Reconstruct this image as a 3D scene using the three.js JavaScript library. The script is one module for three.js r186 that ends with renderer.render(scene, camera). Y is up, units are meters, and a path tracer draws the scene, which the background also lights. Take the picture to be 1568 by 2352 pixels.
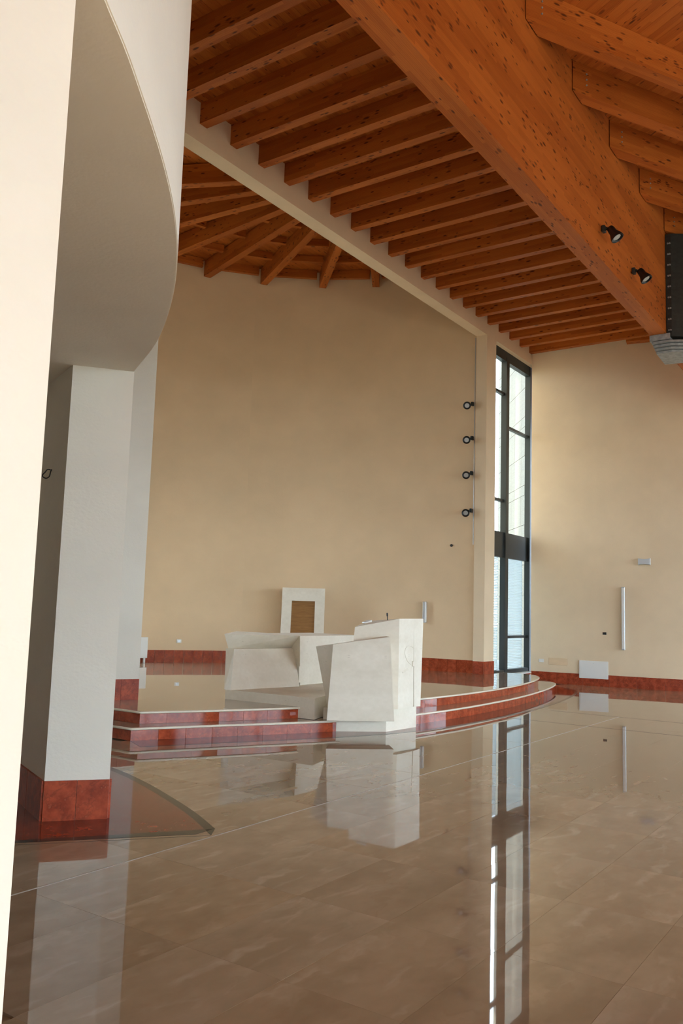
import * as THREE from 'three';
import { mergeGeometries } from 'three/addons/utils/BufferGeometryUtils.js';
import { RoundedBoxGeometry } from 'three/addons/geometries/RoundedBoxGeometry.js';
import { ImprovedNoise } from 'three/addons/math/ImprovedNoise.js';

// ---------------------------------------------------------------- camera, sky, sun, exposure
// x runs along the nave wall (away from the viewer), -z points to the apse, y is up; metres.
const scene = new THREE.Scene();
const camera = new THREE.PerspectiveCamera(62.74, 1568 / 2352, 0.05, 400);
camera.position.set(0, 1.6, 0);
camera.up.set(-0.11224, 0.99285, 0.0405);
camera.lookAt(0.8166, 1.6 + 0.1154, -0.5655);
scene.add(camera);

scene.background = new THREE.Color().setRGB(0.74, 0.88, 1.05);
scene.backgroundIntensity = 6;

const sun = new THREE.DirectionalLight(new THREE.Color().setRGB(1.0, 0.95, 0.87), 25);
sun.position.set(-39, 26, -2);
sun.target.position.set(11, 0, 0);
sun.castShadow = true;
sun.shadow.mapSize.set(4096, 4096);
Object.assign(sun.shadow.camera, { left: -30, right: 30, top: 30, bottom: -30, near: 1, far: 120 });
scene.add(sun, sun.target);

const renderer = new THREE.WebGLRenderer({ antialias: true });
renderer.shadowMap.enabled = true;
renderer.toneMapping = THREE.LinearToneMapping;
renderer.toneMappingExposure = 1.82;

// ---------------------------------------------------------------- helpers
let seed = 7;
const rnd = () => { seed = (seed * 1664525 + 1013904223) % 4294967296; return seed / 4294967296; };
const rr = (a, b) => a + (b - a) * rnd();
const V = (x, y, z) => new THREE.Vector3(x, y, z);
const names = {};
function numbered(n) { const k = names[n] = (names[n] ?? -1) + 1; return k ? `${n}_${String(k).padStart(3, '0')}` : n; }
function shade(o) { o.traverse((m) => { if (m.isMesh) { m.castShadow = true; m.receiveShadow = true; } }); return o; }
function part(parent, name, geo, mat, label) {
  const m = new THREE.Mesh(geo, mat); m.name = name; if (label) m.userData.label = label;
  m.castShadow = m.receiveShadow = true; parent.add(m); return m;
}
function thing(name, label, category, group, pos) {
  const g = new THREE.Group(); g.name = numbered(name); g.userData = { label, category };
  if (group) g.userData.group = group; if (pos) g.position.set(...pos); scene.add(g); return g;
}
function structure(name, geo, mat, label, category) {
  const m = new THREE.Mesh(geo, mat); m.name = name; m.userData = { kind: 'structure', label, category };
  m.castShadow = m.receiveShadow = true; scene.add(m); return m;
}
// planar uv in metres by the dominant axis of each face (non-indexed)
function metreUV(geo, ou = 0, ov = 0, swap = false) {
  const g = geo.index ? geo.toNonIndexed() : geo; g.computeVertexNormals === undefined;
  const p = g.attributes.position, uv = new Float32Array(p.count * 2), a = V(), b = V(), c = V(), n = V();
  for (let i = 0; i < p.count; i += 3) {
    a.fromBufferAttribute(p, i); b.fromBufferAttribute(p, i + 1); c.fromBufferAttribute(p, i + 2);
    n.copy(b).sub(a).cross(c.clone().sub(a)); const x = Math.abs(n.x), y = Math.abs(n.y), z = Math.abs(n.z);
    for (let k = 0; k < 3; k++) {
      const q = [a, b, c][k]; let u, v;
      if (y >= x && y >= z) { u = q.x; v = q.z; } else if (x >= z) { u = q.z; v = q.y; } else { u = q.x; v = q.y; }
      if (swap) [u, v] = [v, u];
      uv[(i + k) * 2] = u + ou; uv[(i + k) * 2 + 1] = v + ov;
    }
  }
  g.setAttribute('uv', new THREE.BufferAttribute(uv, 2)); return g;
}
// box between two corners
function box(x0, y0, z0, x1, y1, z1, ou = 0, ov = 0) {
  const g = new THREE.BoxGeometry(Math.abs(x1 - x0), Math.abs(y1 - y0), Math.abs(z1 - z0));
  g.translate((x0 + x1) / 2, (y0 + y1) / 2, (z0 + z1) / 2); return metreUV(g, ou, ov);
}
// vertical prism over a plan polygon [[x,z],...]
function prism(poly, y0, y1, ou = 0, ov = 0) {
  const s = new THREE.Shape(poly.map(([x, z]) => new THREE.Vector2(x, -z)));
  const g = new THREE.ExtrudeGeometry(s, { depth: y1 - y0, bevelEnabled: false, curveSegments: 1 });
  g.rotateX(-Math.PI / 2); g.translate(0, y0, 0);
  return metreUV(g, ou, ov);
}
// a closed solid from a bottom ring and a top ring of the same length (vectors)
function solid(bottom, top) {
  const n = bottom.length, t = [], P = [...bottom, ...top].map((v) => Array.isArray(v) ? V(...v) : v);
  const tri = (a, b, c) => t.push(P[a], P[b], P[c]);
  for (let i = 0; i < n; i++) { const j = (i + 1) % n; tri(i, j, n + j); tri(i, n + j, n + i); }
  for (let i = 1; i < n - 1; i++) { tri(0, i + 1, i); tri(n, n + i, n + i + 1); }
  const mid = P.reduce((s, v) => s.add(v), V()).divideScalar(P.length);
  // wind outwards
  let vol = 0; for (let i = 0; i < t.length; i += 3) vol += t[i].clone().sub(mid).dot(t[i + 1].clone().sub(mid).cross(t[i + 2].clone().sub(mid)));
  if (vol < 0) for (let i = 0; i < t.length; i += 3) [t[i + 1], t[i + 2]] = [t[i + 2], t[i + 1]];
  const g = new THREE.BufferGeometry().setFromPoints(t); g.computeVertexNormals(); return metreUV(g);
}
// timber: box whose length runs along local x, grain along the length
function timber(len, h, w) {
  const g = new THREE.BoxGeometry(len, h, w).toNonIndexed(), p = g.attributes.position, n = g.attributes.normal, uv = [];
  const ou = rr(0, 9), ov = rr(0, 3);
  for (let i = 0; i < p.count; i++) {
    const nx = Math.abs(n.getX(i)), ny = Math.abs(n.getY(i));
    if (nx > .5) uv.push(p.getZ(i) * .3 + ou, p.getY(i) + ov);
    else if (ny > .5) uv.push(p.getX(i) + ou, p.getZ(i) + ov + .37);
    else uv.push(p.getX(i) + ou, p.getY(i) + ov + (n.getZ(i) > 0 ? .71 : 0));
  }
  g.setAttribute('uv', new THREE.Float32BufferAttribute(uv, 2)); return g;
}
const catmull = (pts, n) => new THREE.CatmullRomCurve3(pts.map(([x, z]) => V(x, 0, z)), false, 'centripetal').getSpacedPoints(n).map((v) => [v.x, v.z]);

// ---------------------------------------------------------------- procedural textures
const noise = new ImprovedNoise();
function texture(w, h, fn, srgb = true) {
  const d = new Uint8Array(w * h * 4);
  for (let y = 0; y < h; y++) for (let x = 0; x < w; x++) {
    const c = fn(x / w, y / h), k = (y * w + x) * 4;
    d[k] = Math.max(0, Math.min(255, c[0] * 255)); d[k + 1] = Math.max(0, Math.min(255, c[1] * 255)); d[k + 2] = Math.max(0, Math.min(255, c[2] * 255)); d[k + 3] = 255;
  }
  const t = new THREE.DataTexture(d, w, h); t.wrapS = t.wrapT = THREE.MirroredRepeatWrapping; t.magFilter = THREE.LinearFilter; t.minFilter = THREE.LinearMipmapLinearFilter; t.generateMipmaps = true;
  if (srgb) t.colorSpace = THREE.SRGBColorSpace; t.needsUpdate = true; return t;
}
function fbm(x, y, z, o = 4) { let s = 0, a = .5; for (let i = 0; i < o; i++) { s += a * noise.noise(x, y, z + i * 7.3); x *= 2.03; y *= 2.03; a *= .5; } return s; }
const clamp = (x) => Math.max(0, Math.min(1, x)), smooth = (a, b, x) => { const t = clamp((x - a) / (b - a)); return t * t * (3 - 2 * t); };
const mix = (a, b, t) => [a[0] + (b[0] - a[0]) * t, a[1] + (b[1] - a[1]) * t, a[2] + (b[2] - a[2]) * t];

// stained spruce: 4 m x 1 m
const knots = []; for (let i = 0; i < 110; i++) knots.push([rr(0, 4), rr(0, 1), rr(.006, .017), rr(.5, 1)]);
const woodCells = {}; for (const k of knots) for (let i = -1; i <= 1; i++) for (let j = -1; j <= 1; j++) { const c = `${Math.floor(k[0] / .2) + i},${Math.floor(k[1] / .1) + j}`; (woodCells[c] ??= []).push(k); }
const makeWood = (w, h, hi, lo) => { const t = texture(w, h, (u, v) => {
  const x = u * 4, y = v; let bend = 0, dark = 0;
  for (const k of woodCells[`${Math.floor(x / .2)},${Math.floor(y / .1)}`] ?? []) {
    const dx = (x - k[0]) / 3.2, dy = y - k[1], d = Math.hypot(dx, dy);
    bend += Math.sign(dy || 1) * k[2] * 1.2 * Math.exp(-Math.pow(d / (k[2] * 2.4), 2)); dark = Math.max(dark, k[3] * (1 - smooth(k[2] * .5, k[2] * 1.25, d)));
  }
  const yy = y + bend, lam = Math.floor(y / .042), tone = .5 + .5 * Math.sin(lam * 12.9898 + Math.floor(x / 1.9 + lam * .37) * 4.1);
  const ring = .5 + .5 * Math.sin(yy * 420 + 9 * fbm(x * .55, yy * 9, lam * 1.7, 3));
  const fine = fbm(x * 7, yy * 260, 3.1, 2), broad = fbm(x * .7, y * 5, 8.8, 3);
  let c = mix(hi, lo, clamp(.25 + ring * .35 + fine * .5 + broad * .6 + (tone - .5) * .5));
  c = mix(c, [.30, .13, .05], dark * .85); return c;
}); t.repeat.set(1 / 4, 1); return t; };
const woodTex = makeWood(2048, 512, [.77, .435, .18], [.62, .312, .105]);

// beige polished marble: 2.4 m x 2.4 m
const marbleTex = texture(1024, 1024, (u, v) => {
  const x = u * 2.4, y = v * 2.4, a = fbm(x * 1.3, y * 2.6, 1.2, 5), b = fbm(x * 6, y * 9, 4.4, 4), w = fbm(x * 2 + a, y * 7 + a * 2, 9.9, 4);
  const vein = smooth(.06, 0, Math.abs(fbm(x * 1.1 + b * .3, y * 2.2 + b * .3, 20.5, 4))) * .35, smear = smooth(.05, .5, w) * .4;
  let c = mix([.665, .575, .475], [.585, .495, .395], clamp(.5 + a * 1.4 + b * .5)); c = mix(c, [.60, .50, .40], vein); c = mix(c, [.83, .78, .72], smear); return c;
});
marbleTex.repeat.set(1 / 2.4, 1 / 2.4);
// red marble: 1.2 m x 1.2 m
const redTex = texture(768, 768, (u, v) => {
  const x = u * 1.2, y = v * 1.2, a = fbm(x * 9, y * 9, 2.2, 5), b = fbm(x * 30, y * 30, 5.4, 3), vein = smooth(.07, 0, Math.abs(fbm(x * 7 + b * .4, y * 7 + b * .4, 11.5, 4)));
  let c = mix([.70, .315, .19], [.55, .22, .125], clamp(.5 + a * 1.5 + b * .8)); c = mix(c, [.42, .19, .12], vein * .4); return mix(c, [.80, .52, .39], smooth(.25, .5, b) * .5);
});
redTex.repeat.set(1 / 1.2, 1 / 1.2);
// pale limestone of altar and ambo: 1 m x 1 m
const limeTex = texture(512, 512, (u, v) => {
  const a = fbm(u * 3, v * 4, 1.7, 5), b = fbm(u * 22, v * 22, 3.3, 3), s = smooth(.36, .46, fbm(u * 9, v * 26, 6.1, 4));
  return mix(mix([.935, .895, .82], [.885, .84, .755], clamp(.5 + a + b * .5)), [.66, .60, .51], s * .4);
});
// plaster grain (bump)
const grainTex = texture(512, 512, (u, v) => { const g = .5 + .5 * fbm(u * 60, v * 60, 2.5, 3) + .25 * fbm(u * 9, v * 9, 7, 2); return [g, g, g]; }, false);
grainTex.repeat.set(1 / 1.1, 1 / 1.1);
const tanTex = texture(512, 512, (u, v) => { const a = fbm(u * 4, v * 4, 15.5, 5), k = 1 + a * .05; return [.90 * k, .785 * k, .63 * k]; });
tanTex.repeat.set(1 / 3.2, 1 / 3.2);
const creamTex = texture(512, 512, (u, v) => { const a = fbm(u * 4, v * 4, 25.5, 5), k = 1 + a * .05; return [.915 * k, .825 * k, .69 * k]; });
creamTex.repeat.set(1 / 3.2, 1 / 3.2);
const wallTex = texture(512, 512, (u, v) => { const a = fbm(u * 4, v * 4, 5.5, 5), k = 1 + a * .05; return [.90 * k, .865 * k, .80 * k]; });
wallTex.repeat.set(1 / 3.2, 1 / 3.2);
const waveTex = (() => { // gentle undulation of the polished slabs, kept in floats so that it has no steps
  const n = 128, d = new Float32Array(n * n * 4); for (let y = 0; y < n; y++) for (let x = 0; x < n; x++) { const g = .5 + .5 * fbm(x / n * 2.5, y / n * 2.5, 4.5, 2), k = (y * n + x) * 4; d[k] = d[k + 1] = d[k + 2] = g; d[k + 3] = 1; }
  const t = new THREE.DataTexture(d, n, n, THREE.RGBAFormat, THREE.FloatType); t.wrapS = t.wrapT = THREE.MirroredRepeatWrapping; t.magFilter = t.minFilter = THREE.LinearFilter; t.needsUpdate = true; return t;
})();
waveTex.repeat.set(1 / 2.0, 1 / 2.0);
const stoneTex = texture(512, 512, (u, v) => { const k = .5 + fbm(u * 5, v * 22, 3.9, 5); return mix([.50, .475, .41], [.42, .395, .335], clamp(k)); });
const oakTex = texture(512, 256, (u, v) => mix([.66, .47, .23], [.54, .365, .15], clamp(.5 + fbm(u * 3, v * 60, 2.9, 4) * 1.2 + fbm(u * 2, v * 4, 1.1, 3) * .5)));
const galvTex = texture(256, 256, (u, v) => { const k = .80 + .22 * fbm(u * 14, v * 14, 1.9, 4); return [k, k * 1.01, k]; });

const std = (o) => new THREE.MeshStandardMaterial(o), phys = (o) => new THREE.MeshPhysicalMaterial(o);
const M = {
  wood: phys({ map: woodTex, roughness: .48, specularIntensity: .5 }),
  plaster: std({ map: wallTex, roughness: .93, bumpMap: grainTex, bumpScale: .0016 }),
  cream: std({ map: creamTex, roughness: .93, bumpMap: grainTex, bumpScale: .0016 }),
  tan: std({ map: tanTex, roughness: .93, bumpMap: grainTex, bumpScale: .0016 }),
  marble: phys({ map: marbleTex, roughness: .02, ior: 1.8, bumpMap: waveTex, bumpScale: .0004 }),
  step: phys({ map: marbleTex, roughness: .02, ior: 1.8, bumpMap: waveTex, bumpScale: .0004 }),
  nosing: phys({ color: 0xe6d9c2, roughness: .25 }),
  red: phys({ map: redTex, roughness: .05, ior: 1.4 }),
  redFloor: phys({ map: redTex, color: 0xd2c0b4, roughness: .05, ior: 1.36 }),
  redSkirt: phys({ map: redTex, roughness: .35, ior: 1.3 }),
  green: phys({ color: 0x2b352f, roughness: .12, ior: 1.3 }),
  lime: std({ map: limeTex, roughness: .55 }),
  joint: std({ color: 0x6d5c4c, roughness: .6 }),
  dark: std({ color: 0x2c3436, roughness: .42, metalness: .2 }),
  black: std({ color: 0x16181a, roughness: .35 }),
  galv: std({ map: galvTex, color: 0xc6cacc, roughness: .45, metalness: .35 }),
  steelDark: std({ map: galvTex, color: 0x3f4442, roughness: .5, metalness: .3 }),
  silver: std({ color: 0xc9cdd0, roughness: .3, metalness: .6 }),
  white: std({ color: 0xe9e7e0, roughness: .5 }),
  lens: phys({ color: 0xb5b5b2, roughness: .12 }),
  oak: std({ map: oakTex, color: 0xffffff, roughness: .5 }),
  blind: std({ color: 0xf3f6f6, roughness: .7 }),
  slat: phys({ color: 0xd3dadc, roughness: .9, transmission: .5, thickness: 0 }),
  glass: phys({ color: 0xf4faf8, roughness: 0, transmission: 1, thickness: 0, ior: 1.5 }),
  stone: std({ map: stoneTex, roughness: .85 }),
  paving: std({ color: 0x43463c, roughness: .9 }),
};

// ---------------------------------------------------------------- floor
const floor = structure('floor', box(-12.5, -.3, -10.3, 31, -.012, 14.5), M.marble, 'polished beige marble nave floor of large slabs', 'floor');
{ // slabs that can be told apart, .9 m along the nave and .6 m across; each lies a hair out of level
  const L = .9, B = .6, geos = []; for (let i = 0; i < 10; i++) geos.push(metreUV(new THREE.BoxGeometry(L - .0012, .012, B - .0012), rr(0, 9), rr(0, 9)));
  const tints = [0xffffff, 0xf6f1ea, 0xf0eae2, 0xfbf4ea, 0xe9e2da].map((c) => { const m = M.marble.clone(); m.color.set(c); return m; });
  for (let i = 0; i < 26; i++) for (let j = -8; j < 9; j++) {
    const x = -.55 + (i + .5) * L, z = -4.15 + (j + .5) * B;
    if (x > 20.3 + (z + 7) * .5 || z < -7.6 || z > .6 || (x > 7.6 && z < -7.0) || (z > -1.2 && x > 9) || (z > -.2 && x > 6)) continue;
    if (x < 2.2 && z < -3.2) continue;
    const t = part(floor, 'floor_slab', geos[Math.floor(rnd() * 10)], tints[Math.floor(rnd() * 5)]);
    t.position.set(x, -.006, z); t.rotation.set(rr(-1, 1) * .0007, rnd() < .5 ? 0 : Math.PI, rr(-1, 1) * .0007);
  }
  // filled joints that show as lines: a pale one along the nave, two dark ones across it
  const pale = std({ color: 0xb7aa9c, roughness: .4 });
  part(floor, 'expansion_joint', box(1.5, -.004, -4.156, 14.1, .0012, -4.144), pale, 'pale straight joint line in the floor');
  part(floor, 'expansion_joint', box(12.545, -.004, -5.4, 12.557, .0012, 2), M.joint, 'dark straight joint line in the floor');
  part(floor, 'expansion_joint', box(14.095, -.004, -5.3, 14.107, .0012, 2), M.joint, 'dark straight joint line in the floor');
}

// platform with two steps
const lowPts = [[6.92, -7.69], [7.87, -7.2], [9.15, -6.52], [10.0, -6.2], [10.9, -6.03], [12.0, -5.95], [13.1, -5.95], [14.3, -6.0], [16.0, -6.2], [17.3, -6.45], [18.15, -6.75], [18.55, -7.2], [18.6, -7.9]];
const upPts = [[7.21, -7.87], [8.04, -7.39], [9.02, -6.91], [10.0, -6.6], [11.4, -6.35], [12.6, -6.25], [13.6, -6.23], [14.9, -6.3], [16.4, -6.52], [17.5, -6.85], [17.95, -7.2], [18.02, -7.9]];
const platform = thing('floor_platform', 'two-step raised apse platform, pale treads over red marble risers', 'platform');
platform.userData.kind = 'structure';
function outline(pts, n) { return catmull(pts, n); }
function stepLevel(pts, y0, y1, name) {
  const c = outline(pts, 90), first = c[0];
  const body = [...c.map(([x, z]) => [x, z]), [18.6, -8.1], [17.05, -8.1], [17.05, -16], [first[0] + .0, -16]];
  const slab = part(platform, name, prism(body, y1 - .03, y1), M.step);
  const inner = c.map(([x, z], i) => { const a = c[Math.max(0, i - 1)], b = c[Math.min(c.length - 1, i + 1)], l = Math.hypot(b[0] - a[0], b[1] - a[1]); return [x + (b[1] - a[1]) / l * .028, z - (b[0] - a[0]) / l * .028]; });
  part(platform, 'step_core', prism([...inner, [18.5, -8.1], [17.1, -8.1], [17.1, -15.9], [first[0] + .05, -15.9]], y0, y1 - .03), M.joint);
  // pale rounded nosing
  const cv = new THREE.CatmullRomCurve3([V(first[0], y1 - .015, first[1] - 1.6), ...c.map(([x, z]) => V(x, y1 - .015, z))], false, 'catmullrom', .01);
  part(platform, 'nosing', new THREE.TubeGeometry(cv, 220, .0155, 8), M.nosing, 'pale rounded step edge');
  // riser tiles
  const len = c.reduce((s, p, i) => i ? s + Math.hypot(p[0] - c[i - 1][0], p[1] - c[i - 1][1]) : 0, 0), nT = Math.round(len / .33);
  const t = catmull(pts, nT);
  for (let i = 0; i < nT; i++) {
    const [ax, az] = t[i], [bx, bz] = t[i + 1], l = Math.hypot(bx - ax, bz - az), g = metreUV(new THREE.BoxGeometry(l - .002, y1 - y0 - .032, .02), rr(0, 5), rr(0, 5));
    const m = part(platform, 'riser_tile', g, M.red);
    const nx = (bz - az) / l, nz = -(bx - ax) / l; // inwards
    m.position.set((ax + bx) / 2 + nx * .02, (y0 + y1 - .03) / 2, (az + bz) / 2 + nz * .02);
    m.rotation.set(rr(-1, 1) * .006, -Math.atan2(bz - az, bx - ax) + rr(-1, 1) * .012, 0);
  }
  for (let k = 0; k < 4; k++) { // straight return at the left end
    const m = part(platform, 'riser_tile', metreUV(new THREE.BoxGeometry(.02, y1 - y0 - .032, .33), rr(0, 5), rr(0, 5)), M.red);
    m.position.set(first[0] + .014, (y0 + y1 - .03) / 2, first[1] - .18 - k * .332);
  }
  return slab;
}
stepLevel(lowPts, 0, .15, 'lower_tread');
stepLevel(upPts, .15, .30, 'upper_floor');

// inlaid band round the steps and inlaid field round the column
function offsetLine(c, d) { return c.map(([x, z], i) => { const a = c[Math.max(0, i - 1)], b = c[Math.min(c.length - 1, i + 1)], l = Math.hypot(b[0] - a[0], b[1] - a[1]); return [x - (b[1] - a[1]) / l * d, z + (b[0] - a[0]) / l * d]; }); }
{
  const c = catmull(lowPts.slice(0, -1).concat([[18.75, -7.5]]), 80), ext = [[6.92, -9], ...c];
  const band = (d0, d1, m, name, label) => part(floor, name, prism([...offsetLine(c, d1), ...offsetLine(c, d0).reverse()], -.003, .0016), m, label);
  band(-.02, .40, M.redFloor, 'inlay_band', 'red marble inlay band along the foot of the steps');
  band(.40, .455, M.green, 'inlay_border', 'dark green line round the red inlay band');
  const arc = catmull([[5.75, -7.2], [5.615, -6.52], [5.416, -5.93], [5.148, -5.31], [4.868, -4.73], [4.632, -4.32], [4.544, -4.172]], 40);
  const arcIn = offsetLine(arc, -.075).slice(0, -2);
  const w0 = [2.6, -5.70], dirx = (4.544 - 3.54), dirz = (-4.172 + 4.963), l = Math.hypot(dirx, dirz), ux = dirx / l, uz = dirz / l;
  const nrm = [-(-uz), -ux]; // towards the column
  const e = arc[arc.length - 1], s0 = [e[0] - ux * 2.6, e[1] - uz * 2.6];
  const tip = [e[0] + nrm[0] * .05 - ux * .10, e[1] + nrm[1] * .05 - uz * .10];
  const s1 = [s0[0] + nrm[0] * .05, s0[1] + nrm[1] * .05];
  part(floor, 'inlay_border', prism([...arc, s0, s1, tip, ...arcIn.slice().reverse()], -.003, .0016), M.green, 'dark green border of the red floor inlay');
  part(floor, 'inlay_field', prism([...arcIn, tip, s1, [1.6, -7.2]], -.003, .0014), M.redFloor, 'red marble inlay field at the column foot');
}

// ---------------------------------------------------------------- walls
function skirt(parent, p0, p1, h, y, out, mat = M.redSkirt, tile = .45) { // row of upright tiles between two plan points, face on the left of p0->p1
  const l = Math.hypot(p1[0] - p0[0], p1[1] - p0[1]), n = Math.max(1, Math.round(l / tile)), a = -Math.atan2(p1[1] - p0[1], p1[0] - p0[0]);
  for (let i = 0; i < n; i++) {
    const t = (i + .5) / n, m = part(parent, 'skirting_tile', metreUV(new THREE.BoxGeometry(l / n - .0025, h, .024), rr(0, 5), rr(0, 5)), mat);
    m.position.set(p0[0] + (p1[0] - p0[0]) * t + out[0] * .006, y + h / 2, p0[1] + (p1[1] - p0[1]) * t + out[1] * .006); m.rotation.y = a + rr(-1, 1) * .003;
  }
}
// end wall, turned 10 degrees from square
const EW0 = [19.67, -7.9], EWd = [.1736, .9848], EWn = [-.9848, .1736], ew = (s, off = 0) => [EW0[0] + EWd[0] * s + EWn[0] * off, EW0[1] + EWd[1] * s + EWn[1] * off];
const endYaw = Math.atan2(EWn[0], EWn[1]);
function wallRun(name, P, dir, nrm, length, thick, height, openings, label) { // openings [s0,s1,y0,y1], sorted by s
  const at = (s, o) => [P[0] + dir[0] * s + nrm[0] * o, P[1] + dir[1] * s + nrm[1] * o], gs = [];
  const blk = (s0, s1, y0, y1) => { if (s1 - s0 > .001 && y1 - y0 > .001) gs.push(prism([at(s0, 0), at(s1, 0), at(s1, -thick), at(s0, -thick)], y0, y1)); };
  let s = 0; for (const [a, b, y0, y1] of openings) { blk(s, a, 0, height); blk(a, b, 0, y0); blk(a, b, y1, height); s = b; } blk(s, length, 0, height);
  return structure(name, mergeGeometries(gs), M.cream, label, 'wall');
}
function gridWindow(name, P, dir, nrm, s0, s1, y0, y1, cols, rows, label) { // glazed opening with bars
  const w = thing(name, label, 'window'); w.userData.kind = 'structure';
  const a = -Math.atan2(dir[1], dir[0]), off = -.12;
  w.position.set(P[0] + dir[0] * (s0 + s1) / 2 + nrm[0] * off, (y0 + y1) / 2, P[1] + dir[1] * (s0 + s1) / 2 + nrm[1] * off); w.rotation.y = a;
  const W = s1 - s0, H = y1 - y0, bars = [];
  for (let i = 0; i <= cols; i++) { const g = new THREE.BoxGeometry(.07, H, .09); g.translate(-W / 2 + W * i / cols, 0, 0); bars.push(g); }
  for (let j = 0; j <= rows; j++) { const g = new THREE.BoxGeometry(W, .06, .08); g.translate(0, -H / 2 + H * j / rows, 0); bars.push(g); }
  part(w, 'frame', mergeGeometries(bars), M.dark);
  part(w, 'pane', new THREE.PlaneGeometry(W, H), M.glass);
}
const endOpen = [[8.6, 17.6, .35, 5.6]];
const wallEnd = wallRun('wall_end', EW0, EWd, EWn, 18.35, .35, 8.75, endOpen, 'tall cream plaster end wall right of the corner window');
gridWindow('window_2', EW0, EWd, EWn, 8.6, 17.6, .35, 5.6, 6, 5, 'wide barred window far right on the end wall, outside the frame');
skirt(wallEnd, ew(.02), ew(8.5), .265, 0, EWn, M.redSkirt, .6);
// right-hand wall of the nave, mostly glass (behind and right of the viewer)
const RW = [23.3, 10], RWopen = [[.9, 6.3, .1, 5.8], [7.0, 12.4, .1, 5.8], [13.1, 18.5, .1, 4.4], [19.2, 24.6, .1, 4.4], [25.3, 30.7, .1, 4.4], [31.2, 34.8, .1, 4.4]];
wallRun('wall_right', RW, [-1, 0], [0, -1], 35.6, .35, 8.75, RWopen, 'cream plaster nave wall with barred windows, outside the frame');
RWopen.forEach((o, i) => gridWindow(`window_${i + 3}`, RW, [-1, 0], [0, -1], ...o, 4, o[3] > 5 ? 7 : 3, `${o[3] > 5 ? 'tall' : 'low'} barred nave window, number ${i + 1} from the end wall, outside the frame`));
const BW = [-12, 10.3], BWopen = [[.9, 4.4, .1, 4.0], [5.0, 7.8, .1, 4.0], [8.6, 11.6, 5.2, 8.4]];
wallRun('wall_back', BW, [0, -1], [1, 0], 20.3, .35, 9.85, BWopen, 'cream plaster rear wall behind the viewer');
BWopen.forEach((o, i) => gridWindow(`window_${i + 11}`, BW, [0, -1], [1, 0], ...o, 4, 3, `barred rear window, number ${i + 1} from the glazed nave wall, outside the frame`));

// wall of the apse opening: lintel, narrow strip between opening and corner window
const wallNave = structure('wall_nave', mergeGeometries([
  box(-12.1, 7.9, -8.16, 20.1, 10.2, -7.9), box(17.0, 0, -8.16, 17.5, 7.9, -7.9), box(17.5, 0, -8.16, 20.0, .22, -7.9),
]), M.cream, 'cream plaster wall with the wide flat-headed opening to the apse', 'wall');
skirt(wallNave, [17.5, -7.9], [17.0, -7.9], .27, .30, [0, 1], M.redSkirt, .5);
skirt(wallNave, [17.0, -7.9], [17.0, -8.16], .27, .30, [-1, 0], M.redSkirt, .26);
skirt(wallNave, [19.6, -7.9], [17.55, -7.9], .215, 0, [0, 1], M.redSkirt, .5);
// apse: curved wall
const AC = [9.9, -7.9], AR = 7.2, ap = (deg, r = AR) => [AC[0] + r * Math.cos(deg * Math.PI / 180), AC[1] - r * Math.sin(deg * Math.PI / 180)];
{
  const seg = (d0, d1, y0, y1) => {
    const inn = [], out = [], N = Math.ceil((d1 - d0) / 1.8); for (let i = 0; i <= N; i++) { const d = d0 + i / N * (d1 - d0); inn.push(ap(d)); out.push(ap(d, AR + .3)); }
    const g = prism([...inn, ...out.reverse()], y0, y1), p = g.attributes.position, n = g.attributes.normal;
    for (let i = 0; i < p.count; i++) if (Math.abs(n.getY(i)) < .5) { const dx = p.getX(i) - AC[0], dz = p.getZ(i) - AC[1], r = Math.hypot(dx, dz), s = r > AR + .15 ? 1 : -1; if (Math.abs(n.getX(i) * dx + n.getZ(i) * dz) / r > .9) n.setXYZ(i, s * dx / r, 0, s * dz / r); }
    return g;
  };
  const w = structure('wall_apse', mergeGeometries([seg(1.6, 67, 0, 10.2), seg(67, 100, 0, .34), seg(67, 100, 7.2, 10.2), seg(100, 179.6, 0, 10.2)]), M.tan, 'curved cream plaster apse wall behind the altar', 'wall');
  const a0 = ap(67, AR + .1), a1 = ap(100, AR + .1), al = Math.hypot(a1[0] - a0[0], a1[1] - a0[1]), ad = [(a1[0] - a0[0]) / al, (a1[1] - a0[1]) / al];
  gridWindow('window_10', a0, ad, [ad[1], -ad[0]], 0, al, .34, 7.2, 4, 5, 'tall barred side window of the apse, hidden behind the left wall end');
  for (let i = 0; i < 37; i++) { const a = ap(1.9 + i * 1.75, AR - .006), b = ap(1.9 + (i + 1) * 1.75 - .03, AR - .006); skirt(w, a, b, .275, .30, [0, 0], M.red, 1); }
}
// wall that ends the opening on the left (its end shows behind the free column)
const wallLeft = structure('wall_left', prism([[8.06, -8.86], [7.95, -9.5], [6.3, -10.2], [-12.3, -10.2], [-12.3, -9.72], [6.2, -9.72]], 0, 10.2), M.plaster, 'cream plaster wall end left of the apse opening, behind the column', 'wall');
skirt(wallLeft, [8.06, -8.86], [6.95, -9.373], .275, .30, [-.42, .907], M.redSkirt, .27);

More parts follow.
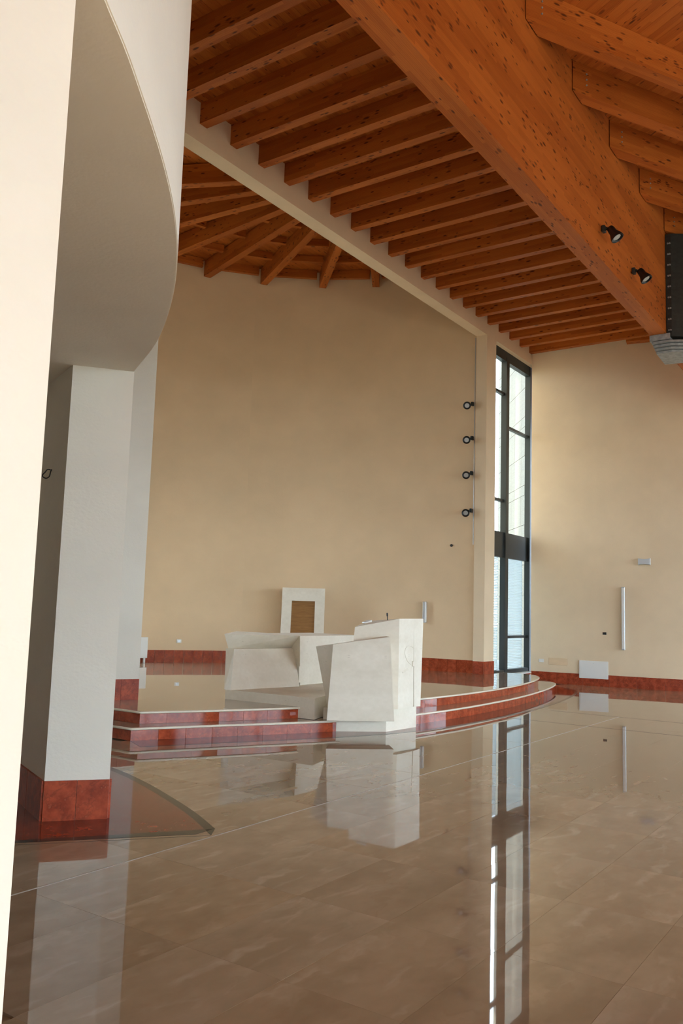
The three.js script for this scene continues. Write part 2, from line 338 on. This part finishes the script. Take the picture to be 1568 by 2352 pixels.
// curved gallery wall on the left, carried by the near pier and the column
const galPts = [[1.30, -1.83], [1.515, -1.981], [1.699, -2.102], [1.922, -2.263], [2.257, -2.514], [2.596, -2.797], [2.991, -3.177], [3.432, -3.673], [3.951, -4.359], [4.385, -5.076]];
{
  const c = catmull(galPts, 60), back = [[4.02, -5.36], [4.5, -6.5], [3.4, -7.6], [-1, -7.6], [-1.4, -3.2], [.6, -2.3]];
  const g = prism([...c, ...back], 3.43, 8.1), p = g.attributes.position, n = g.attributes.normal;
  const tang = (x, z) => { let k = 0, bd = 1e9; c.forEach(([a, b], i) => { const d = (a - x) ** 2 + (b - z) ** 2; if (d < bd) { bd = d; k = i; } }); if (bd > 1e-6) return null; const a = c[Math.max(0, k - 1)], b = c[Math.min(c.length - 1, k + 1)], l = Math.hypot(b[0] - a[0], b[1] - a[1]); return [-(b[1] - a[1]) / l, (b[0] - a[0]) / l]; };
  for (let i = 0; i < p.count; i++) if (Math.abs(n.getY(i)) < .5) { const t = tang(p.getX(i), p.getZ(i)); if (t && (t[0] * n.getX(i) + t[1] * n.getZ(i)) > .9) n.setXYZ(i, t[0], 0, t[1]); }
  const w = structure('wall_gallery', g, M.plaster, 'curved cream gallery wall overhanging the column at upper left', 'wall');
  part(w, 'soffit', prism([...c.map(([x, z]) => [x - .004, z - .003]), ...back], 3.424, 3.432), M.plaster, 'flat underside of the gallery');
}
const colF = [[4.02, -5.36], [4.385, -5.076], [4.885, -6.30], [4.52, -6.58]];
const column = structure('column', prism(colF, 0, 3.43), M.plaster, 'square cream column on a red marble base under the gallery', 'column');
skirt(column, colF[0], colF[1], .285, 0, [-.61, .79], M.redSkirt, .23);
skirt(column, colF[3], colF[0], .285, 0, [-.92, -.38], M.redSkirt, .5);
skirt(column, colF[1], colF[2], .285, 0, [.92, .38], M.redSkirt, .5);
structure('wall_pier', prism([[1.30, -1.83], [-.15, -2.6], [-12, -4.2], [-12, -4.6], [-.2, -3.05], [.9, -2.75]], 0, 8.1), M.plaster, 'nearest bright cream wall edge at the left of the frame', 'wall');

// ---------------------------------------------------------------- roof
const ceiling = structure('ceiling', box(-12.4, 8.76, -7.95, 31, 9.0, 10.4), M.wood, 'stained timber roof deck over the nave', 'ceiling');
for (let i = 0; i < 31; i++) { const m = part(ceiling, 'roof_board', timber(24, .022, .137), M.wood); m.position.set(8.2, 8.475, -7.83 + i * .139); }
const RZ0 = -7.9, BZ0 = -3.62, BZ1 = -3.366, BY = 6.372;
const ord = ['first', 'second', 'third', 'fourth', 'fifth', 'sixth', 'seventh', 'eighth', 'ninth', 'tenth', 'eleventh', 'twelfth', 'thirteenth', 'fourteenth', 'fifteenth', 'sixteenth', 'seventeenth', 'eighteenth', 'nineteenth', 'twentieth', 'twenty-first', 'twenty-second', 'twenty-third', 'twenty-fourth', 'twenty-fifth', 'twenty-sixth'];
for (let i = 0; i < 26; i++) {
  const x = 19.62 - i * .6195, r = thing('rafter', `${ord[i]} stained timber rafter from the end wall, between apse wall and great beam`, 'rafter', 'rafters between the apse wall and the great beam', [x - .07, 8.16, (RZ0 + BZ0) / 2]);
  const m = part(r, 'timber', timber(BZ0 - RZ0 + .04, .30, .14), M.wood); m.rotation.y = Math.PI / 2; m.position.y = .15;
}
const beam = thing('great_beam', 'deep laminated timber beam crossing the roof from upper left to the end wall', 'beam', null, [9.5, BY, (BZ0 + BZ1) / 2]);
{ const m = part(beam, 'timber', timber(31, 8.74 - BY, BZ1 - BZ0), M.wood); m.position.set(0, (8.74 - BY) / 2, 0); }
// secondary rafters on the near side of the beam, set at a skew
const SR = [Math.cos(.5149), Math.sin(.5149)], SP = [SR[1], -SR[0]];
for (let i = 0; i < 8; i++) {
  const x0 = 18.77 - i * 1.52, reach = ((EW0[0] - x0) * EWn[0] + (EW0[1] - BZ1) * EWn[1]) / (SR[0] * EWn[0] + SR[1] * EWn[1]), L = Math.min(11, reach - .55), w = .17, h = .40; // x0: near-side corner on the beam face
  const z0 = BZ1 + .012, k = w / SR[1];
  const a = [x0, z0], b = [x0 + k, z0], pts = [a, b, [b[0] + SR[0] * (L - k), b[1] + SR[1] * (L - k)], [a[0] + SR[0] * L, a[1] + SR[1] * L]];
  const r = thing('skew_rafter', `${ord[i]} skewed timber rafter from the end wall, on the near side of the great beam`, 'rafter', 'skewed rafters on the near side of the great beam', [x0, 8.16, z0]);
  const g = prism(pts.map(([x, z]) => [x - x0, z - z0]), 0, h);
  { const p = g.attributes.position, n = g.attributes.normal, uv = g.attributes.uv, ou = rr(0, 9), ov = rr(0, 3); for (let q = 0; q < p.count; q++) { const s = p.getX(q) * SR[0] + p.getZ(q) * SR[1], t = p.getX(q) * SP[0] + p.getZ(q) * SP[1]; uv.setXY(q, s + ou, Math.abs(n.getY(q)) > .5 ? t + ov : p.getY(q) + ov + .4); } }
  part(r, 'timber', g, M.wood);
  for (let q = 0; q < 3; q++) { const bl = new THREE.CylinderGeometry(.011, .011, .012, 10); bl.rotateX(Math.PI / 2); bl.rotateY(-.5149); const m = part(r, 'bolt', bl, M.galv); m.position.set(SR[0] * .22 - SP[0] * -.0, .13 + q * .075, SR[1] * .22 + .004); }
}
{ // boards above the skewed rafters
  for (let q = 0; q < 120; q++) {
    const s = 1.2 + q * .139, tEnd = (SR[1] * s + 3.40) / SR[0] + .04, L = Math.min(7.5, 6.5);
    const m = part(ceiling, 'roof_board', timber(L, .022, .137), M.wood);
    const t = tEnd - L / 2; m.position.set(SR[0] * s + SP[0] * t, 8.575, SR[1] * s + SP[1] * t); m.rotation.y = -Math.atan2(SP[1], SP[0]);
  }
}
// apse roof
const CZ = [12.0, -7.95];
const ceilA = structure('ceiling_apse', box(-12.3, 9.81, -16, 17.6, 17, -8.1), M.wood, 'stained timber roof deck over the apse', 'ceiling');
const apseAng = [66.4, 55.4, 44.4, 32.9, 22.4, 11.6].concat([77.5, 88.5, 99.5]).sort((a, b) => a - b);
const ends = apseAng.map((d) => ap(d, AR - .035));
ends.forEach((e, i) => {
  const dx = CZ[0] - e[0], dz = CZ[1] - e[1], full = Math.hypot(dx, dz), l = full - 1.25, r = thing('apse_rafter', `${ord[i]} radial timber rafter of the apse roof, counted from the right`, 'rafter', 'radial rafters of the apse roof', [e[0], 9.405, e[1]]);
  const m = part(r, 'timber', timber(l, .38, .17), M.wood); m.rotation.y = -Math.atan2(dz, dx); m.position.set(dx / full * l / 2, .19, dz / full * l / 2);
});
for (let i = 0; i < ends.length - 1; i++) for (const f of [.012, .17, .33, .49]) {
  const a = [ends[i][0] + (CZ[0] - ends[i][0]) * f, ends[i][1] + (CZ[1] - ends[i][1]) * f], b = [ends[i + 1][0] + (CZ[0] - ends[i + 1][0]) * f, ends[i + 1][1] + (CZ[1] - ends[i + 1][1]) * f];
  const l = Math.hypot(b[0] - a[0], b[1] - a[1]), m = part(ceilA, f < .02 ? 'wall_plate' : 'purlin', timber(l - (f < .02 ? .30 : .28), f < .02 ? .2 : .16, .1), M.wood);
  m.rotation.y = -Math.atan2(b[1] - a[1], b[0] - a[0]); m.position.set((a[0] + b[0]) / 2, f < .02 ? 9.70 : 9.72, (a[1] + b[1]) / 2);
}
// steel node under the great beam
{
  const n = thing('steel_connector', 'bolted galvanised steel connector wrapping the great beam at upper right', 'connector', null, [14.25, BY - .004, BZ1 + .004]);
  part(n, 'side_plate', box(.02, -.06, .0, 1.0, 1.74, .05), M.steelDark);
  part(n, 'corner_plate', prism([[.02, .05], [1.0, .05], [1.0, .09], [.35, .62], [.02, .09]], -.06, 1.74), M.steelDark);
  part(n, 'cap_plate', box(0, -.10, -.27, .55, -.0, .06), M.galv);
  for (let q = 0; q < 4; q++) part(n, 'fin_plate', prism([[.02 + q * .06, -.24 + q * .01], [.9, -.24], [1.0, .62 - q * .05], [.30 + q * .04, .62 - q * .06], [.02 + q * .06, .04]], -.145 - q * .042, -.11 - q * .042), M.galv);
  for (let q = 0; q < 9; q++) for (let k = 0; k < 2; k++) { const g = new THREE.CylinderGeometry(.014, .014, .02, 8); g.rotateZ(Math.PI / 2); const m = part(n, 'bolt', g, M.galv); m.position.set(.012, 0.05 + q * .19, .045 + k * .03); }
  const t = thing('timber_block', 'short dark timber block on the end wall under the last rafters', 'block', null, [...onEnd(2.75, 8.2, .2)]);
  const m = part(t, 'timber', timber(.9, .18, .24), M.wood); m.rotation.y = endYaw; m.position.y = .05;
}

// ---------------------------------------------------------------- corner window and what lies outside
{
  const w = thing('window_1', 'tall dark-framed corner window with blinds in the lower panes', 'window'); w.userData.kind = 'structure';
  const zf = -8.02, zb = -8.15, y0 = .26, y1 = 7.76;
  const bar = (name, x0, ya, x1, yb, f = zf, b = zb) => part(w, name, box(x0, ya, f, x1, yb, b), M.dark);
  bar('mullion', 18.37, y0, 18.53, y1, zf + .01); bar('jamb', 19.84, 0, 20.14, y1 + .1, zf + .01, zb); bar('jamb', 17.2, y0, 17.42, y1);
  bar('head', 17.2, 7.66, 20.14, y1 + .16, zf); bar('cill_rail', 17.42, .24, 19.84, .33);
  bar('spandrel', 17.42, 2.93, 18.37, 3.52, -8.05); bar('spandrel', 18.53, 2.93, 19.84, 3.52, -8.05);
  bar('transom', 18.53, 6.06, 19.84, 6.12, -8.06); bar('transom', 17.42, 6.83, 18.37, 6.89, -8.06); bar('transom', 17.42, 4.24, 18.37, 4.30, -8.06); bar('transom', 18.53, 1.05, 19.84, 1.11, -8.06);
  for (const [a, b] of [[17.42, 18.37], [18.53, 19.84]]) {
    part(w, 'pane', new THREE.PlaneGeometry(b - a, 4.14).translate((a + b) / 2, 5.59, -8.12), M.glass);
    part(w, 'pane', new THREE.PlaneGeometry(b - a, 2.62).translate((a + b) / 2, 1.63, -8.12), M.glass);
    const sl = []; for (let y = .34; y < 2.93; y += .037) { const g = new THREE.BoxGeometry(b - a - .02, .0015, .036); g.rotateX(-1.05); g.translate((a + b) / 2, y, -8.2); sl.push(g); }
    const bl = part(w, 'blind', mergeGeometries(sl), M.slat, 'white horizontal slat blind'); bl.userData.kind = 'stuff';
  }
  part(w, 'sill', box(17.5, .215, -8.16, 19.75, .245, -7.88), M.white, 'pale stone sill');
  // neighbouring building: clad in large pale stone slabs
  const bld = thing('stone_building', 'pale stone-clad building seen through the corner window', 'building', null, [0, 0, 0]);
  const P = [23.3, -8.95], d = [.8, -.6], nn = [-.6, -.8], BL = 5.87;
  const core = prism([[P[0], P[1]], [P[0] + d[0] * BL, P[1] + d[1] * BL], [P[0] + d[0] * BL + 4, P[1] + d[1] * BL], [P[0] + 4, P[1]]], 0, 13);
  part(bld, 'core', core, M.joint);
  let row = 0; for (let y = 0; y < 13;) {
    const h = row % 3 === 1 ? .32 : .95; let s = row % 2 ? -.45 : 0;
    while (s < BL) { const a = Math.max(0, s), b = Math.min(BL, s + 1.3); if (b - a > .05) { const m = part(bld, 'stone_slab', metreUV(new THREE.BoxGeometry(b - a - .012, Math.min(h, 13 - y) - .012, .04), rr(0, 4), rr(0, 4)), M.stone); m.position.set(P[0] + d[0] * (a + b) / 2 + nn[0] * .02, y + Math.min(h, 13 - y) / 2, P[1] + d[1] * (a + b) / 2 + nn[1] * .02); m.rotation.y = -Math.atan2(d[1], d[0]); } s += 1.3; }
    y += h; row++;
  }
  structure('ground', box(-80, -.6, -80, 110, -.31, 90), M.paving, 'dark asphalt and turf outside the church', 'ground');
}

// ---------------------------------------------------------------- altar, ambo, seat
{
  const a = thing('altar', 'white stone altar with overhanging slab on a long stone plinth', 'altar', null, [0, 0, 0]);
  part(a, 'plinth', solid([[9.03, .155, -8.15], [9.10, .155, -6.64], [10.4, .155, -7.0], [12.6, .155, -7.1], [12.5, .155, -9.3]], [[9.03, .43, -8.15], [9.10, .43, -6.64], [10.4, .43, -7.0], [12.6, .43, -7.1], [12.5, .43, -9.3]]), M.lime);
  part(a, 'support', solid([[9.02, .43, -8.04], [10.29, .43, -7.80], [10.4, .43, -8.9], [9.05, .43, -8.19]], [[9.30, .985, -8.26], [10.45, .985, -8.043], [10.6, .985, -8.9], [9.30, .985, -8.42]]), M.lime, 'front panel leaning back under the slab');
  part(a, 'support', solid([[10.36, .475, -7.87], [12.0, .475, -7.87], [12.0, .475, -8.7], [10.7, .475, -8.7]], [[10.36, .77, -7.87], [12.0, .89, -7.87], [12.0, .89, -8.7], [10.7, .77, -8.7]]), M.lime);
  part(a, 'support_foot', box(10.45, .43, -8.7, 11.95, .475, -7.91), M.lime);
  part(a, 'slab_end', solid([[10.35, .722, -7.85], [12.0, .84, -7.85], [12.0, .84, -8.9], [10.75, .74, -8.9]], [[10.325, 1.18, -7.85], [12.0, 1.18, -7.85], [12.0, 1.18, -8.9], [10.75, 1.18, -8.9]]), M.lime, 'end block with a slanting joint');
  part(a, 'slab', solid([[9.33, .985, -8.40], [10.48, .985, -8.08], [10.9, .985, -8.9], [10.4, .985, -9.25]], [[9.13, 1.20, -8.31], [10.32, 1.185, -7.853], [10.75, 1.185, -8.9], [10.4, 1.20, -9.2]]), M.lime, 'thick altar slab undercut at the front');
}
{
  const a = thing('ambo', 'white stone ambo of two faceted blocks in front of the steps', 'ambo', null, [0, 0, 0]);
  part(a, 'base', prism([[9.274, -6.616], [9.341, -6.445], [9.8, -5.958], [10.516, -5.905], [10.5, -6.9], [9.5, -6.63]], 0, .30), M.lime);
  part(a, 'front_block', solid([[9.016, 0.177, -6.375], [9.612, 0.177, -5.721], [9.9, 0.177, -5.97], [9.33, 0.177, -6.56]], [[9.052, 1.148, -6.336], [9.559, 1.263, -5.779], [9.8, 1.262, -5.99], [9.2, 1.1, -6.72]]), M.lime, 'front faceted slab');
  part(a, 'rear_block', solid([[9.915, .297, -5.85], [10.33, .297, -5.85], [10.33, .297, -6.6], [9.45, .297, -6.37]], [[9.904, 1.501, -5.85], [10.299, 1.504, -5.85], [10.299, 1.45, -6.6], [9.496, 1.374, -6.298]]), M.lime, 'tall rear block with slanting top');
  part(a, 'side_block', solid([[10.355, .30, -5.852], [10.531, .29, -5.85], [10.53, .30, -6.6], [10.355, .30, -6.6]], [[10.302, 1.504, -5.852], [10.571, 1.507, -5.85], [10.57, 1.45, -6.6], [10.302, 1.45, -6.6]]), M.lime, 'narrow wedge beside a long cleft');
  const ring = new THREE.TorusGeometry(.185, .0045, 6, 28, 3.9); ring.scale(.62, 1, 1); const m = part(a, 'carved_arc', ring, M.lime, 'carved disc outline'); m.position.set(10.24, 1.0, -5.848); m.rotation.z = 1.1;
  const fold = part(a, 'carved_fold', solid([[10.0, .775, -5.85], [10.3, .85, -5.85], [10.02, .765, -5.846]], [[10.0, .79, -5.85], [10.3, .865, -5.85], [10.02, .78, -5.84]]), M.lime);
  const boss = part(a, 'carved_boss', new RoundedBoxGeometry(.04, .075, .03, 2, .01), M.lime); boss.position.set(10.29, .885, -5.85);
  const mic = thing('microphone', 'thin black microphone standing on top of the ambo', 'microphone', null, [9.92, 1.475, -6.05]);
  const s = part(mic, 'stem', new THREE.CylinderGeometry(.006, .007, .06, 8), M.black); s.position.y = .03; s.rotation.z = .15;
  const h = part(mic, 'head', new THREE.CapsuleGeometry(.011, .03, 4, 10), M.black); h.position.set(-.008, .075, 0); h.rotation.z = .15;
  const bk = thing('book_rest', 'small pale sloping book rest on the ambo top', 'book rest', null, [9.63, 1.428, -6.20]);
  part(bk, 'rest', solid([[-.04, 0, 0], [.04, 0.018, .06], [.11, 0.02, -.04], [.02, 0, -.09]], [[-.035, .012, 0], [.04, .045, .06], [.11, .045, -.04], [.025, .014, -.09]]), M.white);
}
{ // seat: stone slab with wooden back panel, standing off the apse wall
  const A = V(15.13, 0, -12.05), B = V(15.68, 0, -11.25), d = B.clone().sub(A), L = d.length(), ang = -Math.atan2(d.z, d.x);
  const s = thing('presider_seat', 'tall white stone seat back with recessed wooden panel behind the altar', 'seat', null, [(A.x + B.x) / 2, .30, (A.z + B.z) / 2]); s.rotation.y = ang;
  const sh = new THREE.Shape([[-L / 2 - .02, 0], [L / 2, 0], [L / 2, 1.765], [-L / 2, 1.765]].map(([x, y]) => new THREE.Vector2(x, y)));
  sh.holes.push(new THREE.Path([[-L / 2 + .2, .3], [L / 2 - .22, .3], [L / 2 - .22, 1.47], [-L / 2 + .22, 1.47]].map(([x, y]) => new THREE.Vector2(x, y))));
  const g = new THREE.ExtrudeGeometry(sh, { depth: .16, bevelEnabled: false }); g.translate(0, 0, -.16);
  part(s, 'frame', metreUV(g), M.lime);
  const p = box(-L / 2 + .19, .3, -.13, L / 2 - .19, 1.5, -.10); part(s, 'back_panel', p, M.oak, 'plain wooden back panel');
  part(s, 'seat_board', box(-L / 2 + .2, .3, -.1, L / 2 - .22, .36, .3), M.oak);
}

// ---------------------------------------------------------------- lamps and fittings
function spot(name, label, group, pos, yaw, tilt, arm) { // small adjustable spotlight, switched off
  const t = thing(name, label, 'spotlight', group, pos); t.rotation.y = yaw;
  part(t, 'mount', new RoundedBoxGeometry(.09, .09, .05, 2, .012), M.steelDark);
  const st = new THREE.CylinderGeometry(.02, .02, arm, 10); st.rotateX(Math.PI / 2); part(t, 'arm', st, M.steelDark).position.z = arm / 2;
  const head = part(t, 'head', new THREE.LatheGeometry([[0, 0], [.045, 0], [.05, .03], [.055, .1], [.085, .17], [.088, .2], [.078, .2], [.07, .175], [0, .17]].map(([x, y]) => new THREE.Vector2(x, y)), 24), M.black);
  head.position.set(0, 0, arm + .03); head.rotation.x = tilt;
  const ln = new THREE.CylinderGeometry(.052, .052, .012, 20); ln.translate(0, .177, 0); part(head, 'lens', ln, M.lens);
  return t;
}
spot('spotlight', 'upper grey spotlight on the side of the great beam', 'spotlights on the great beam', [10.82, 6.80, BZ1 + .03], 0, 2.6, .05);
spot('spotlight', 'lower grey spotlight on the great beam nearest the steel connector', 'spotlights on the great beam', [12.26, 6.73, BZ1 + .03], 0, 2.6, .05);
{
  const r = thing('cable_rail', 'thin vertical grey rail in the corner beside the apse opening', 'rail', null, [17.03, 3.13, -8.20]);
  const g = new THREE.CylinderGeometry(.011, .011, 4.75, 8); g.translate(0, 2.375, 0); part(r, 'rod', g, M.silver);
  [6.30, 5.51, 4.71, 3.86].forEach((y, i) => { const s = spot('rail_spotlight', `${['top', 'second', 'third', 'lowest'][i]} black-rimmed spotlight on the vertical rail by the apse opening`, 'spotlights on the vertical rail', [17.0, y + .03, -8.246], -2.35, 0, .07); const h = s.children[2]; h.position.set(.03, -.03, .12); h.quaternion.setFromUnitVectors(V(0, 1, 0), V(.86, -.22, -.42).normalize()); s.rotation.y = Math.PI; });
}
function onEnd(s, y, off = 0) { const p = ew(s, off); return [p[0], y, p[1]]; }
{
  const t = thing('strip_lamp', 'long vertical silver strip lamp on the end wall', 'wall lamp', null, onEnd(2.16, .865)); t.rotation.y = endYaw;
  part(t, 'body', new RoundedBoxGeometry(.075, 1.46, .09, 2, .012).translate(0, .73, .055), M.silver); part(t, 'diffuser', new THREE.BoxGeometry(.05, 1.4, .012).translate(-.0, .73, .106), M.white);
  const u = thing('wall_light', 'small silver waisted wall light above the strip lamp', 'wall lamp', null, onEnd(2.635, 2.85)); u.rotation.y = endYaw;
  const sh = new THREE.Shape(); sh.moveTo(-.13, 0); sh.quadraticCurveTo(0, .03, .13, 0); sh.lineTo(.13, .14); sh.quadraticCurveTo(0, .11, -.13, .14); sh.closePath();
  part(u, 'body', new THREE.ExtrudeGeometry(sh, { depth: .1, bevelEnabled: true, bevelSize: .006, bevelThickness: .006, bevelSegments: 2 }), M.silver); part(u, 'back_plate', box(-.08, .03, -.004, .08, .11, .0), M.white);
  const v = thing('strip_lamp', 'short vertical silver strip lamp on the apse wall right of the ambo', 'wall lamp', null, [16.94, 1.36, -9.33]); v.rotation.y = -1.4;
  part(v, 'body', new RoundedBoxGeometry(.07, .475, .09, 2, .01).translate(0, .24, .05), M.silver); part(v, 'diffuser', new THREE.BoxGeometry(.012, .45, .07).translate(.038, .24, .055), M.white);
}
{
  const c = thing('access_panel', 'square white access panel low on the end wall over the skirting', 'panel', null, onEnd(1.48, .17, .008)); c.rotation.y = endYaw;
  part(c, 'frame', new RoundedBoxGeometry(.66, .41, .03, 2, .006).translate(-.0, .205, .022), M.white); part(c, 'lid', new THREE.BoxGeometry(.61, .35, .012).translate(0, .205, .038), M.white); part(c, 'latch', new THREE.CylinderGeometry(.008, .008, .012, 10).rotateX(Math.PI / 2).translate(0, .35, .046), M.silver);
  const b = thing('cover_plate', 'flat cream cover plate on the end wall beside the corner window', 'plate', null, onEnd(.655, .44, .002)); b.rotation.y = endYaw;
  part(b, 'plate', new RoundedBoxGeometry(.44, .165, .014, 2, .005).translate(0, .0825, .006), M.tan);
  const s = thing('wall_socket', 'small white socket low on the end wall nearest the corner window', 'socket', null, onEnd(.255, .485)); s.rotation.y = endYaw;
  part(s, 'plate', new RoundedBoxGeometry(.12, .08, .012, 2, .004).translate(0, .04, .005), M.white); part(s, 'insert', new THREE.BoxGeometry(.05, .045, .006).translate(0, .04, .013), M.white);
  const o = thing('back_box', 'open dark wall box without cover left of the long strip lamp', 'wall box', null, onEnd(1.728, 1.2)); o.rotation.y = endYaw;
  part(o, 'box', new THREE.BoxGeometry(.085, .055, .01).translate(0, .03, .004), M.black); part(o, 'rim', new THREE.BoxGeometry(.018, .012, .006).translate(-.03, .05, .01), M.red);
  const q = thing('wall_socket', 'small white socket on the apse wall left of the altar', 'socket', null, [13.80, .74, -13.93]); q.rotation.y = -.58;
  part(q, 'plate', new RoundedBoxGeometry(.11, .08, .012, 2, .004).translate(0, .04, .006), M.white); part(q, 'insert', new THREE.BoxGeometry(.05, .045, .006).translate(0, .04, .014), M.silver);
  const k = thing('anchor_hole', 'dark unfinished anchor hole in the apse wall below the spotlight rail', 'fixing', null, [17.03, 3.12, -8.74]); part(k, 'plug', new THREE.SphereGeometry(.032, 12, 8), M.black);
  const h = thing('radiator', 'white panel radiator on the apse wall beside the left wall end', 'radiator', null, [...(([x, z]) => [x, .30, z])(ap(64.75, AR - .06))]); h.rotation.y = -.434;
  part(h, 'panel', new RoundedBoxGeometry(.46, .46, .06, 2, .01).translate(0, .33, .03), M.white); for (const x of [-.17, .17]) part(h, 'foot', new THREE.BoxGeometry(.04, .11, .05).translate(x, .055, .03), M.white);
  // loop of cable end on the shaded column side
  const cb = thing('cable_loop', 'small loose cable loop sticking out of the shaded column side', 'cable', null, [4.17, 2.62, -5.76]);
  const cv = new THREE.CatmullRomCurve3([V(.04, .02, 0), V(-.02, .03, .0), V(-.06, .0, .02), V(-.09, -.035, .03), V(-.06, -.05, .03), V(-.02, -.03, .02), V(0, .02, .01), V(.03, .05, 0)]);
  part(cb, 'wire', new THREE.TubeGeometry(cv, 40, .005, 6), M.dark);
}

renderer.render(scene, camera);
